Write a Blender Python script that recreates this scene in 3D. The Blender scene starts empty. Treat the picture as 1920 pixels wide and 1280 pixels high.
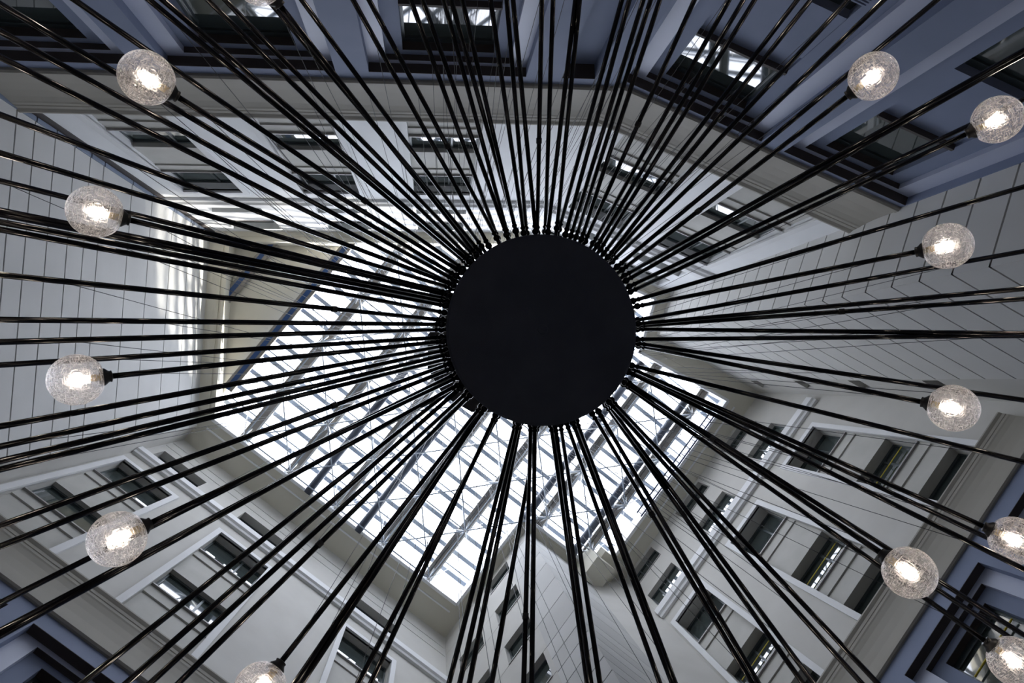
import bpy, bmesh, math, random
from mathutils import Vector, Matrix
from mathutils.geometry import tessellate_polygon

random.seed(11)
sc = bpy.context.scene
COL = sc.collection

# ------------------------------------------------------------------ camera, sky, sun, exposure
cam_data = bpy.data.cameras.new('camera')
cam = bpy.data.objects.new('camera', cam_data)
COL.objects.link(cam)
cam_data.sensor_width = 36.0
cam_data.lens = 24.0
cam_data.clip_end = 300
RIGHT, DOWN, FWD = Vector((0.99355, 0.0, -0.11337)), Vector((0.00654, 0.99833, 0.05734)), Vector((0.11318, -0.05771, 0.99190))
cam.matrix_world = Matrix(((RIGHT.x, -DOWN.x, -FWD.x, 0.0),
                           (RIGHT.y, -DOWN.y, -FWD.y, 0.0),
                           (RIGHT.z, -DOWN.z, -FWD.z, 1.6),
                           (0, 0, 0, 1)))
sc.camera = cam

world = bpy.data.worlds.new('sky')
sc.world = world
world.use_nodes = True
wn = world.node_tree
wn.nodes.clear()
w_out = wn.nodes.new('ShaderNodeOutputWorld')
w_bg = wn.nodes.new('ShaderNodeBackground')
w_bg.inputs['Color'].default_value = (0.87, 0.905, 1.0, 1)     # bright thin overcast, even all over
w_bg.inputs['Strength'].default_value = 4.2
wn.links.new(w_bg.outputs[0], w_out.inputs[0])

sun_data = bpy.data.lights.new('sun', 'SUN')
sun_data.energy = 10.0
sun_data.color = (1.0, 0.93, 0.80)
sun_data.angle = math.radians(3.0)
sun = bpy.data.objects.new('sun', sun_data)
COL.objects.link(sun)
SUN_AZ, SUN_EL = math.radians(50), math.radians(20.5)
to_sun = Vector((math.cos(SUN_AZ) * math.cos(SUN_EL), math.sin(SUN_AZ) * math.cos(SUN_EL), math.sin(SUN_EL)))
sun.rotation_euler = to_sun.to_track_quat('Z', 'Y').to_euler()
sun.location = (0, 0, 40)

# the skylight opening is sampled as a light portal (it sends out no light of its own)
portal_data = bpy.data.lights.new('skylight_portal', 'AREA')
portal_data.shape = 'RECTANGLE'
portal_data.size, portal_data.size_y = 22, 17
portal_data.cycles.is_portal = True
portal = bpy.data.objects.new('skylight_portal', portal_data)
portal.location = (1.5, -1.0, 32.2)
portal.rotation_euler = (0, 0, math.radians(38.1))
COL.objects.link(portal)

sc.view_settings.view_transform = 'Standard'
sc.view_settings.look = 'None'
sc.view_settings.gamma = 1.0
sc.view_settings.use_curve_mapping = False
sc.view_settings.exposure = 1.16
sc.cycles.max_bounces = 10
sc.cycles.diffuse_bounces = 6
sc.cycles.glossy_bounces = 4
sc.cycles.transmission_bounces = 6
sc.cycles.transparent_max_bounces = 24
sc.cycles.use_denoising = True
sc.cycles.caustics_reflective = False
sc.cycles.caustics_refractive = False

# ------------------------------------------------------------------ materials
def new_mat(name):
    m = bpy.data.materials.new(name)
    m.use_nodes = True
    return m, m.node_tree, m.node_tree.nodes['Principled BSDF']

def plain(name, col, rough=0.6, metal=0.0, spec=0.5, coat=0.0):
    m, nt, p = new_mat(name)
    p.inputs['Base Color'].default_value = (*col, 1)
    p.inputs['Roughness'].default_value = rough
    p.inputs['Metallic'].default_value = metal
    p.inputs['Specular IOR Level'].default_value = spec
    p.inputs['Coat Weight'].default_value = coat
    return m

def mottled(name, c0, c1, scale=1.2, rough=0.75, fine=60.0, bump=0.05, spec=0.3):
    """painted plaster or precast concrete: large soft patches and a fine grain"""
    m, nt, p = new_mat(name)
    tc = nt.nodes.new('ShaderNodeTexCoord')
    geo = nt.nodes.new('ShaderNodeNewGeometry')
    n1 = nt.nodes.new('ShaderNodeTexNoise')
    n1.inputs['Scale'].default_value = scale
    n1.inputs['Detail'].default_value = 5
    n2 = nt.nodes.new('ShaderNodeTexNoise')
    n2.inputs['Scale'].default_value = fine
    n2.inputs['Detail'].default_value = 3
    nt.links.new(geo.outputs['Position'], n1.inputs['Vector'])
    nt.links.new(geo.outputs['Position'], n2.inputs['Vector'])
    ramp = nt.nodes.new('ShaderNodeValToRGB')
    ramp.color_ramp.elements[0].position = 0.3
    ramp.color_ramp.elements[1].position = 0.7
    ramp.color_ramp.elements[0].color = (*c0, 1)
    ramp.color_ramp.elements[1].color = (*c1, 1)
    nt.links.new(n1.outputs['Fac'], ramp.inputs['Fac'])
    nt.links.new(ramp.outputs['Color'], p.inputs['Base Color'])
    b = nt.nodes.new('ShaderNodeBump')
    b.inputs['Strength'].default_value = bump
    b.inputs['Distance'].default_value = 0.02
    nt.links.new(n2.outputs['Fac'], b.inputs['Height'])
    nt.links.new(b.outputs['Normal'], p.inputs['Normal'])
    p.inputs['Roughness'].default_value = rough
    p.inputs['Specular IOR Level'].default_value = spec
    return m

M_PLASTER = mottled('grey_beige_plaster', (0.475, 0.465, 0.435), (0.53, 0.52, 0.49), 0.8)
M_PLASTER_N = mottled('white_plaster_sun_lift', (0.71, 0.72, 0.73), (0.76, 0.77, 0.78), 0.8)  # pale plaster of the north walls, whitened further for bounced sunlight
M_FRAME = mottled('pale_surround_paint', (0.66, 0.665, 0.67), (0.71, 0.715, 0.72), 1.0)
M_SPANDREL = mottled('spandrel_render', (0.42, 0.415, 0.385), (0.47, 0.465, 0.435), 1.6)
M_PANEL = mottled('precast_panel', (0.50, 0.50, 0.49), (0.545, 0.545, 0.535), 0.6)
M_PANEL_B = mottled('precast_panel_darker', (0.46, 0.46, 0.45), (0.50, 0.50, 0.49), 0.6)
M_PANEL_E = mottled('east_precast_panel', (0.555, 0.55, 0.53), (0.60, 0.595, 0.575), 0.6)
M_JOINT = plain('panel_joint', (0.10, 0.085, 0.075), 0.9)
M_CORNICE = mottled('cornice_paint', (0.315, 0.297, 0.26), (0.35, 0.332, 0.292), 0.5)
M_SOFFIT = mottled('soffit_paint', (0.60, 0.575, 0.49), (0.65, 0.625, 0.54), 0.4)
M_CURB = plain('white_curb', (0.80, 0.81, 0.82), 0.5)
M_SLATE = mottled('slate_blue_paint', (0.185, 0.22, 0.32), (0.215, 0.25, 0.36), 0.9)
M_SLATE_F = mottled('slate_frame_paint', (0.42, 0.455, 0.58), (0.47, 0.505, 0.63), 0.9, rough=0.45)
M_TRIM_SHADE = plain('dark_trim_and_shade', (0.052, 0.043, 0.042), 0.8)  # brown for sills and gasket, and for shade painted under window heads
M_FLOOR = mottled('dark_stone_floor', (0.08, 0.08, 0.082), (0.13, 0.128, 0.125), 0.7, rough=0.35)
M_SASH = plain('sash_metal', (0.05, 0.065, 0.07), 0.35, 0.3)
M_SILL = plain('sill_metal', (0.30, 0.29, 0.28), 0.5)
M_BROWN = mottled('girder_brown', (0.235, 0.215, 0.19), (0.285, 0.265, 0.24), 2.0, rough=0.5)
M_WHITE_STEEL = plain('white_steel', (0.72, 0.74, 0.75), 0.4)
M_PURLIN = plain('purlin_grey', (0.36, 0.42, 0.51), 0.5)
M_BLUE = plain('blue_steel', (0.02, 0.065, 0.19), 0.4)
M_BLUE_RAIL = plain('navy_rail', (0.03, 0.05, 0.13), 0.35)
M_TUBE = plain('blind_tube', (0.085, 0.10, 0.135), 0.35, 0.2)
M_DARK_METAL = plain('dark_metal', (0.02, 0.021, 0.024), 0.5, 0.2)
M_JOINT_COVER = plain('joint_cover_metal', (0.17, 0.21, 0.29), 0.4, 0.3)
M_BLACK = plain('black_gloss_tube', (0.005, 0.005, 0.007), 0.13, 0.0, 0.4)
M_DISC = mottled('black_disc', (0.12, 0.125, 0.155), (0.145, 0.15, 0.18), 3.0, rough=0.9, fine=250, bump=0.25, spec=0.15)
M_CAP = plain('black_cap', (0.008, 0.008, 0.009), 0.45)
M_BRASS = plain('brass', (0.62, 0.50, 0.30), 0.35, 0.8)
M_CABLE = plain('steel_cable', (0.05, 0.05, 0.055), 0.4, 0.6)
M_YELLOW = plain('yellow_paint', (0.60, 0.47, 0.03), 0.45)

def glass_window():
    m, nt, p = new_mat('dark_window_glass')
    geo = nt.nodes.new('ShaderNodeNewGeometry')
    n = nt.nodes.new('ShaderNodeTexNoise')
    n.inputs['Scale'].default_value = 0.7
    nt.links.new(geo.outputs['Position'], n.inputs['Vector'])
    b = nt.nodes.new('ShaderNodeBump')
    b.inputs['Strength'].default_value = 0.02
    nt.links.new(n.outputs['Fac'], b.inputs['Height'])
    nt.links.new(b.outputs['Normal'], p.inputs['Normal'])
    p.inputs['Base Color'].default_value = (0.045, 0.06, 0.06, 1)
    p.inputs['Roughness'].default_value = 0.03
    p.inputs['IOR'].default_value = 1.75
    p.inputs['Specular IOR Level'].default_value = 0.7
    return m
M_PANE = glass_window()

def glass_sky():
    m = bpy.data.materials.new('skylight_glass')
    m.use_nodes = True
    nt = m.node_tree
    nt.nodes.clear()
    out = nt.nodes.new('ShaderNodeOutputMaterial')
    tr = nt.nodes.new('ShaderNodeBsdfTransparent')
    tr.inputs['Color'].default_value = (0.955, 0.965, 0.98, 1)
    gl = nt.nodes.new('ShaderNodeBsdfGlossy')
    gl.inputs['Roughness'].default_value = 0.03
    lw = nt.nodes.new('ShaderNodeLayerWeight')
    pw = nt.nodes.new('ShaderNodeMath')
    pw.operation = 'POWER'
    pw.inputs[1].default_value = 5.0
    fr = nt.nodes.new('ShaderNodeMath')
    fr.operation = 'MULTIPLY_ADD'
    fr.inputs[1].default_value = 0.8
    fr.inputs[2].default_value = 0.02
    nt.links.new(lw.outputs['Facing'], pw.inputs[0])
    nt.links.new(pw.outputs[0], fr.inputs[0])
    mx = nt.nodes.new('ShaderNodeMixShader')
    nt.links.new(fr.outputs[0], mx.inputs['Fac'])
    nt.links.new(tr.outputs[0], mx.inputs[1])
    nt.links.new(gl.outputs[0], mx.inputs[2])
    nt.links.new(mx.outputs[0], out.inputs['Surface'])
    return m
M_SKYGLASS = glass_sky()

def crackle(name, tint):
    """clear blown glass full of fine scratches: they catch and spread the bulb's own light"""
    m = bpy.data.materials.new(name)
    m.use_nodes = True
    nt = m.node_tree
    nt.nodes.clear()
    N, L = nt.nodes.new, nt.links.new
    out = N('ShaderNodeOutputMaterial')
    tc = N('ShaderNodeTexCoord')
    hs = []
    # three families of long hair lines, each a stretched noise seen from another side
    for k, (rot, sc_) in enumerate((((0.3, 0.2, 0.4), (150, 26, 26)), ((1.2, 0.7, 2.0), (26, 140, 26)), ((2.1, 1.9, 0.9), (24, 24, 150)))):
        mp = N('ShaderNodeMapping')
        mp.inputs['Rotation'].default_value = rot
        mp.inputs['Scale'].default_value = sc_
        nz = N('ShaderNodeTexNoise')
        nz.inputs['Scale'].default_value = 1.0
        nz.inputs['Detail'].default_value = 2.5
        nz.inputs['Distortion'].default_value = 0.6
        L(tc.outputs['Object'], mp.inputs['Vector'])
        L(mp.outputs[0], nz.inputs['Vector'])
        rp = N('ShaderNodeMapRange')
        rp.inputs['From Min'].default_value = 0.55
        rp.inputs['From Max'].default_value = 0.68
        L(nz.outputs['Fac'], rp.inputs['Value'])
        hs.append(rp)
    mx1 = N('ShaderNodeMath'); mx1.operation = 'MAXIMUM'
    L(hs[0].outputs[0], mx1.inputs[0]); L(hs[1].outputs[0], mx1.inputs[1])
    mx2 = N('ShaderNodeMath'); mx2.operation = 'MAXIMUM'
    L(mx1.outputs[0], mx2.inputs[0]); L(hs[2].outputs[0], mx2.inputs[1])
    bump = N('ShaderNodeBump')
    bump.inputs['Strength'].default_value = 0.8
    bump.inputs['Distance'].default_value = 0.004
    L(mx2.outputs[0], bump.inputs['Height'])
    tr = N('ShaderNodeBsdfTransparent')
    tr.inputs['Color'].default_value = (0.97, 0.97, 0.98, 1)
    rf = N('ShaderNodeBsdfRefraction')
    rf.inputs['IOR'].default_value = 1.18
    rf.inputs['Roughness'].default_value = 0.55
    rf.inputs['Color'].default_value = (*tint, 1)
    L(bump.outputs[0], rf.inputs['Normal'])
    gl = N('ShaderNodeBsdfGlossy')
    gl.inputs['Roughness'].default_value = 0.22
    gl.inputs['Color'].default_value = (*tint, 1)
    L(bump.outputs[0], gl.inputs['Normal'])
    tl = N('ShaderNodeBsdfTranslucent')
    tl.inputs['Color'].default_value = (*tint, 1)
    L(bump.outputs[0], tl.inputs['Normal'])
    h1 = N('ShaderNodeMixShader'); h1.inputs['Fac'].default_value = 0.35
    L(gl.outputs[0], h1.inputs[1]); L(tl.outputs[0], h1.inputs[2])
    h2 = N('ShaderNodeMixShader'); h2.inputs['Fac'].default_value = 0.42
    L(rf.outputs[0], h2.inputs[1]); L(h1.outputs[0], h2.inputs[2])
    fac = N('ShaderNodeMapRange')
    fac.inputs['To Min'].default_value = 0.20
    fac.inputs['To Max'].default_value = 0.66
    L(mx2.outputs[0], fac.inputs['Value'])
    lw = N('ShaderNodeLayerWeight')
    lw.inputs['Blend'].default_value = 0.2
    f2 = N('ShaderNodeMath'); f2.operation = 'MULTIPLY_ADD'
    f2.inputs[1].default_value = 0.4
    f2.use_clamp = True
    L(lw.outputs['Facing'], f2.inputs[0]); L(fac.outputs[0], f2.inputs[2])
    mx = N('ShaderNodeMixShader')
    L(f2.outputs[0], mx.inputs['Fac']); L(tr.outputs[0], mx.inputs[1]); L(h2.outputs[0], mx.inputs[2])
    L(mx.outputs[0], out.inputs['Surface'])
    return m
M_GLOBE = crackle('crackle_glass', (0.97, 0.94, 0.95))

def bulb_mat():
    m = bpy.data.materials.new('lit_bulb')
    m.use_nodes = True
    nt = m.node_tree
    nt.nodes.clear()
    out = nt.nodes.new('ShaderNodeOutputMaterial')
    em = nt.nodes.new('ShaderNodeEmission')
    em.inputs['Color'].default_value = (1.0, 0.86, 0.70, 1)
    em.inputs['Strength'].default_value = 26.0
    nt.links.new(em.outputs[0], out.inputs['Surface'])
    return m
M_BULB = bulb_mat()

# ------------------------------------------------------------------ object helpers
ZO = 1.6                                     # heights below are measured from the viewer's eye, 1.6 m up
WORLD = {}                                   # world position of every object made here

def link_obj(name, bm, mat, parent=None, origin=None, smooth=False):
    """one bmesh in world coordinates becomes one object with its origin in its middle"""
    co = [v.co for v in bm.verts]
    if origin is None:
        lo = Vector((min(c.x for c in co), min(c.y for c in co), min(c.z for c in co)))
        hi = Vector((max(c.x for c in co), max(c.y for c in co), max(c.z for c in co)))
        origin = (lo + hi) / 2
    origin = Vector(origin)
    for v in bm.verts:
        v.co -= origin
    me = bpy.data.meshes.new(name)
    bmesh.ops.recalc_face_normals(bm, faces=bm.faces)
    bm.to_mesh(me)
    bm.free()
    for m in (mat if isinstance(mat, (list, tuple)) else [mat]):
        me.materials.append(m)
    if smooth:
        for poly in me.polygons:
            poly.use_smooth = True
    o = bpy.data.objects.new(name, me)
    COL.objects.link(o)
    place(o, origin, parent)
    return o

def place(o, pos, parent=None):
    WORLD[o.name] = Vector(pos)
    if parent is not None:
        o.parent = parent
        o.location = Vector(pos) - WORLD[parent.name]
    else:
        o.location = pos

def empty(name, pos, parent=None):
    o = bpy.data.objects.new(name, None)
    o.empty_display_size = 0.2
    COL.objects.link(o)
    place(o, pos, parent)
    return o

def tag(o, label, cat=None, group=None, kind=None):
    o['label'] = label
    if cat: o['category'] = cat
    if group: o['group'] = group
    if kind: o['kind'] = kind
    return o

U = Vector((0.78694, 0.61704, 0))            # across the skylight girders
V = Vector((0.61704, -0.78694, 0))           # along the skylight girders

def uv(u, v, z=0.0):
    p = U * u + V * v
    return Vector((p.x, p.y, z + ZO))

class Wall:
    """a vertical plane: s runs along it, off comes out of it into the court, z is height"""
    def __init__(self, o, t, toward=(0, 0)):
        self.o = Vector((o[0], o[1], 0))
        self.t = Vector((t[0], t[1], 0)).normalized()
        self.n = Vector((-self.t.y, self.t.x, 0))
        if self.n.dot(Vector((toward[0], toward[1], 0)) - self.o) < 0:
            self.n = -self.n
    def p(self, s, off, z):
        q = self.o + self.t * s + self.n * off
        return Vector((q.x, q.y, z + ZO))

def box(bm, w, s0, s1, f0, f1, z0, z1, mi=0):
    vs = [bm.verts.new(w.p(s, f, z)) for s in (s0, s1) for f in (f0, f1) for z in (z0, z1)]
    for idx in ((0, 1, 3, 2), (4, 6, 7, 5), (0, 4, 5, 1), (2, 3, 7, 6), (0, 2, 6, 4), (1, 5, 7, 3)):
        fc = bm.faces.new([vs[i] for i in idx])
        fc.material_index = mi

def box_uv(bm, u0, u1, v0, v1, z0, z1, mi=0):
    vs = [bm.verts.new(uv(u, v, z)) for u in (u0, u1) for v in (v0, v1) for z in (z0, z1)]
    for idx in ((0, 1, 3, 2), (4, 6, 7, 5), (0, 4, 5, 1), (2, 3, 7, 6), (0, 2, 6, 4), (1, 5, 7, 3)):
        fc = bm.faces.new([vs[i] for i in idx])
        fc.material_index = mi

def tube(bm, a, b, r0, r1=None, seg=10, caps=True, mi=0):
    a, b = Vector(a), Vector(b)
    r1 = r0 if r1 is None else r1
    d = (b - a).normalized()
    x = d.orthogonal().normalized()
    y = d.cross(x)
    ra, rb = [], []
    for i in range(seg):
        c, s = math.cos(2 * math.pi * i / seg), math.sin(2 * math.pi * i / seg)
        ra.append(bm.verts.new(a + (x * c + y * s) * r0))
        rb.append(bm.verts.new(b + (x * c + y * s) * r1))
    for i in range(seg):
        j = (i + 1) % seg
        bm.faces.new((ra[i], ra[j], rb[j], rb[i])).material_index = mi
    if caps:
        bm.faces.new(ra[::-1]).material_index = mi
        bm.faces.new(rb).material_index = mi

def lathe(bm, a, d, prof, seg=20, mi=0):
    """turn a profile of (distance along d, radius) about the line a + d"""
    a, d = Vector(a), Vector(d).normalized()
    x = d.orthogonal().normalized()
    y = d.cross(x)
    rings = []
    for (h, r) in prof:
        if r < 1e-6:
            rings.append([bm.verts.new(a + d * h)])
        else:
            rings.append([bm.verts.new(a + d * h + (x * math.cos(2 * math.pi * i / seg) + y * math.sin(2 * math.pi * i / seg)) * r) for i in range(seg)])
    for k in range(len(rings) - 1):
        A, B = rings[k], rings[k + 1]
        for i in range(seg):
            j = (i + 1) % seg
            if len(A) == 1 and len(B) == 1: continue
            if len(A) == 1: f = bm.faces.new((A[0], B[i], B[j]))
            elif len(B) == 1: f = bm.faces.new((A[i], A[j], B[0]))
            else: f = bm.faces.new((A[i], A[j], B[j], B[i]))
            f.material_index = mi

def sphere(bm, c, r, seg=16, rings=10, mi=0):
    prof = [(-r * math.cos(math.pi * k / rings), r * math.sin(math.pi * k / rings)) for k in range(rings + 1)]
    prof[0] = (-r, 0)
    prof[-1] = (r, 0)
    lathe(bm, c, (0, 0, 1), prof, seg, mi)

def extrude_profile(bm, w, s0, s1, prof, mi=0):
    """closed (off, z) outline swept along the wall from s0 to s1"""
    A = [bm.verts.new(w.p(s0, f, z)) for f, z in prof]
    B = [bm.verts.new(w.p(s1, f, z)) for f, z in prof]
    n = len(prof)
    for i in range(n):
        j = (i + 1) % n
        bm.faces.new((A[i], A[j], B[j], B[i])).material_index = mi
    bm.faces.new(A[::-1]).material_index = mi
    bm.faces.new(B).material_index = mi

def wall_body(bm, w, s0, s1, z0, z1, holes=(), thick=0.6, f=0.0):
    """a slab with rectangular openings cut right through it"""
    ss = sorted({s0, s1, *[max(s0, min(s1, h[i])) for h in holes for i in (0, 1)]})
    zs = sorted({z0, z1, *[max(z0, min(z1, h[i])) for h in holes for i in (2, 3)]})
    for k in range(len(zs) - 1):
        zc = (zs[k] + zs[k + 1]) / 2
        run = None
        for i in range(len(ss) - 1):
            scn = (ss[i] + ss[i + 1]) / 2
            solid = not any(h[0] < scn < h[1] and h[2] < zc < h[3] for h in holes)
            if solid and run is None: run = ss[i]
            if not solid and run is not None:
                box(bm, w, run, ss[i], f - thick, f, zs[k], zs[k + 1]); run = None
        if run is not None:
            box(bm, w, run, ss[-1], f - thick, f, zs[k], zs[k + 1])

def prism(bm, pts, z0, z1, holes=None, mi=0):
    """horizontal slab over an xy outline (with an optional opening)"""
    loops = [[Vector((p[0], p[1], 0)) for p in pts]] + ([[Vector((p[0], p[1], 0)) for p in holes]] if holes else [])
    flat = [p for l in loops for p in l]
    tris = tessellate_polygon(loops)
    lo = [bm.verts.new((p.x, p.y, z0 + ZO)) for p in flat]
    hi = [bm.verts.new((p.x, p.y, z1 + ZO)) for p in flat]
    for t in tris:
        bm.faces.new([lo[i] for i in t]).material_index = mi
        bm.faces.new([hi[i] for i in reversed(t)]).material_index = mi
    k = 0
    for l in loops:
        n = len(l)
        for i in range(n):
            a, b = k + i, k + (i + 1) % n
            bm.faces.new((lo[a], lo[b], hi[b], hi[a])).material_index = mi
        k += n

# ------------------------------------------------------------------ the court: planes of the seven walls
W_N = Wall((-3.023, -6.267), (0.9998, -0.0192))
W_NE = Wall((7.073, -5.171), (0.9304, 0.3665))
W_E1 = Wall((10.365, -3.875), (9.68 - 10.365, -2.0 + 3.875))
W_E2 = Wall((9.68, -2.0), (14.40 - 9.68, 0.518 + 2.0))
W_SE = Wall((U * 11.65)[:2], V[:2])
W_DIAG = Wall(uv(10.07, -2.54)[:2], (uv(11.65, -1.6) - uv(10.07, -2.54))[:2])
W_S2 = Wall((V * -2.54)[:2], U[:2])
W_S1 = Wall((U * 6.95)[:2], V[:2])
W_SW = Wall((V * -8.02)[:2], U[:2])
W_RET = Wall((U * -6.4)[:2], V[:2])
W_W = Wall((-9.18, -6.09), (-9.5 + 9.18, 1.83 + 6.09))
LEN_E1, LEN_E2, LEN_W = 1.997, 5.35, 7.93
TOP = 29.3
FLOOR = -ZO

KW = dict(kind='structure')

# floor (out of sight below the viewer; it closes the court and returns a little light)
bm = bmesh.new()
prism(bm, [(-12, -9), (17, -9), (17, 14), (-12, 14)], FLOOR - 0.2, FLOOR)
tag(link_obj('floor', bm, M_FLOOR), 'dark stone floor at the bottom of the court', **KW)

# ---- window builders -------------------------------------------------------------------
WIN = [0]
def win_root(w, s, f, z, label):
    WIN[0] += 1
    return tag(empty('window_%d' % WIN[0], w.p(s, f, z)), label, **KW)

def sash_and_pane(root, w, a, b, f, z0, z1, top_rail=0.10, mullions=()):
    bm = bmesh.new()
    e = 0.055
    box(bm, w, a, a + e, f - 0.06, f + 0.03, z0, z1)
    box(bm, w, b - e, b, f - 0.06, f + 0.03, z0, z1)
    box(bm, w, a + e, b - e, f - 0.06, f + 0.03, z0, z0 + e)
    box(bm, w, a + e, b - e, f - 0.06, f + 0.03, z1 - top_rail, z1)
    for m in mullions:
        c = a + (b - a) * m
        box(bm, w, c - 0.03, c + 0.03, f - 0.06, f + 0.025, z0 + e, z1 - top_rail)
    sash = link_obj('sash', bm, M_SASH, root)
    edges = [a + e] + [a + (b - a) * m for m in mullions] + [b - e]
    for i in range(len(edges) - 1):
        bm = bmesh.new()
        box(bm, w, edges[i], edges[i + 1], f - 0.04, f - 0.015, z0 + e, z1 - top_rail)
        link_obj('pane', bm, M_PANE, sash)
    return sash

def upper_window(w, s0, s1, label, dz=0.0, deep=0.28, foot=15.6, dark_foot=False, yellow=False, mat=None):
    """two storeys of window in one raised surround: foot panel, sill, pane, spandrel, sill, pane"""
    root = win_root(w, (s0 + s1) / 2, 0, foot, label)
    a, b = s0 + 0.17, s1 - 0.17
    h1, h2, zt = 19.35 + dz, 23.10 + dz, 23.32 + dz
    bm = bmesh.new()
    box(bm, w, s0, a, -0.05, 0.07, foot, zt)
    box(bm, w, b, s1, -0.05, 0.07, foot, zt)
    box(bm, w, a, b, -0.05, 0.07, h2, zt)
    link_obj('surround', bm, M_FRAME, root)
    lo = 16.75 + dz if dark_foot else foot
    for z0, z1, zs, zh in ((lo, 17.40 + dz, 17.85 + dz, h1), (h1, 20.80 + dz, 21.25 + dz, h2)):
        bm = bmesh.new()
        box(bm, w, a, b, -deep - 0.1, -0.13, z0, z1)
        link_obj('spandrel', bm, M_SPANDREL, root)
        bm = bmesh.new()
        box(bm, w, a, b, -deep - 0.1, -0.09, z1 + 0.02, zs)
        link_obj('string_course', bm, M_SPANDREL, root)
        bm = bmesh.new()
        box(bm, w, a, b, -deep - 0.1, -0.03, zs + 0.005, zs + 0.06)
        link_obj('sill', bm, M_SILL, root)
        s = sash_and_pane(root, w, a, b, -deep, zs + 0.06, zh, mullions=(0.62,))
        if yellow and zh == h1:
            bm = bmesh.new()
            tube(bm, w.p(a + 0.08, -deep + 0.1, zh - 0.52), w.p(b - 0.08, -deep + 0.1, zh - 0.52), 0.015)
            link_obj('yellow_rail', bm, M_YELLOW, s)
    if dark_foot:
        sash_and_pane(root, w, a, b, -deep, foot, lo)
    return (a, b, foot, h2)

def attic_window(w, s0, s1, z0, z1, label, deep=0.30, mullions=()):
    root = win_root(w, (s0 + s1) / 2, 0, z0, label)
    sash_and_pane(root, w, s0, s1, -deep, z0 + 0.05, z1, 0.07, mullions)
    bm = bmesh.new()
    box(bm, w, s0, s1, -deep - 0.1, 0.025, z0, z0 + 0.05)
    link_obj('sill', bm, M_SILL, root)
    return (s0, s1, z0, z1)

def lower_window(w, c, label, head=13.8, storeys=2, yellow=False, half=1.62, s_min=-99, s_max=99):
    """the tall bay of the slate-painted lower storeys: two stepped surrounds and a recessed window"""
    s0, s1 = max(c - half, s_min), min(c + half, s_max)
    foot = head - 0.35 - 3.62 * storeys + 0.3
    root = win_root(w, (s0 + s1) / 2, -0.2, foot, label)
    bm = bmesh.new()
    box(bm, w, s0, s0 + 0.36, -0.9, -0.20, foot, head)
    box(bm, w, s1 - 0.36, s1, -0.9, -0.20, foot, head)
    box(bm, w, s0 + 0.36, s1 - 0.36, -0.9, -0.20, head - 0.15, head)
    link_obj('outer_surround', bm, M_SLATE_F, root)
    bm = bmesh.new()
    a, b = s0 + 0.70, s1 - 0.70
    box(bm, w, s0 + 0.36, a, -0.9, -0.32, foot, head - 0.15)
    box(bm, w, b, s1 - 0.36, -0.9, -0.32, foot, head - 0.15)
    box(bm, w, a, b, -0.9, -0.32, head - 0.35, head - 0.15)
    link_obj('inner_surround', bm, M_SLATE, root)
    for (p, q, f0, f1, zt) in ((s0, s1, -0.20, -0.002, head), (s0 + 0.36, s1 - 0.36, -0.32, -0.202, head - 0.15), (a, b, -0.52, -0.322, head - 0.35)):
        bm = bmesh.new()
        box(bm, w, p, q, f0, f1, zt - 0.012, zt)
        link_obj('head_shade_board', bm, M_TRIM_SHADE, root)  # shade under each head step, put in as a thin dark board
    for k in range(storeys):
        hd = head - 0.35 - 3.62 * k
        sl = hd - 1.72
        s = sash_and_pane(root, w, a, b, -0.52, sl, hd, 0.16)
        if yellow:
            bm = bmesh.new()
            tube(bm, w.p(a + 0.06, -0.44, hd - 0.62), w.p(b - 0.06, -0.44, hd - 0.62), 0.02)
            link_obj('yellow_rail', bm, M_YELLOW, s)
        bm = bmesh.new()
        box(bm, w, a, b, -0.9, -0.26, sl - 0.07, sl)
        link_obj('sill', bm, M_TRIM_SHADE, root)
        bm = bmesh.new()
        box(bm, w, a, b, -0.9, -0.38, sl - 0.55, sl - 0.07)
        link_obj('string_course', bm, M_SLATE, root)
        bm = bmesh.new()
        box(bm, w, a, b, -0.9, -0.33, max(foot, hd - 3.62), sl - 0.55)
        link_obj('spandrel', bm, M_SLATE, root)
    return (s0, s1, foot, head)

CORNICE = [(-0.3, -1.85), (0.05, -1.85), (0.085, -1.80), (0.085, -1.68), (0.06, -1.64), (0.055, -1.30), (0.065, -0.95), (0.085, -0.66), (0.115, -0.46),
           (0.13, -0.40), (0.135, -0.30), (0.147, -0.28), (0.155, -0.16), (0.17, -0.13), (0.20, -0.06), (0.20, 0.0), (-0.3, 0.0)]
def cornice(parent, w, s0, s1, top, high=1.85):
    bm = bmesh.new()
    extrude_profile(bm, w, s0, s1, [(f, top + z * high / 1.85) for f, z in CORNICE])
    return link_obj('cornice', bm, M_CORNICE, parent)

LEDGE = [(-0.2, 24.05), (0.10, 24.05), (0.13, 24.16), (0.20, 24.22), (0.20, 24.60), (0.16, 24.66), (-0.2, 24.66)]
def ledge(parent, w, s0, s1, dz=0.0):
    bm = bmesh.new()
    extrude_profile(bm, w, s0, s1, [(f, z + dz) for f, z in LEDGE])
    return link_obj('frieze_ledge', bm, M_FRAME, parent)

def lower_storey(parent, w, s0, s1, top, holes):
    bm = bmesh.new()
    wall_body(bm, w, s0, s1, FLOOR, top, holes, 0.9)
    return link_obj('lower_storeys', bm, M_SLATE, parent)

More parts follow.
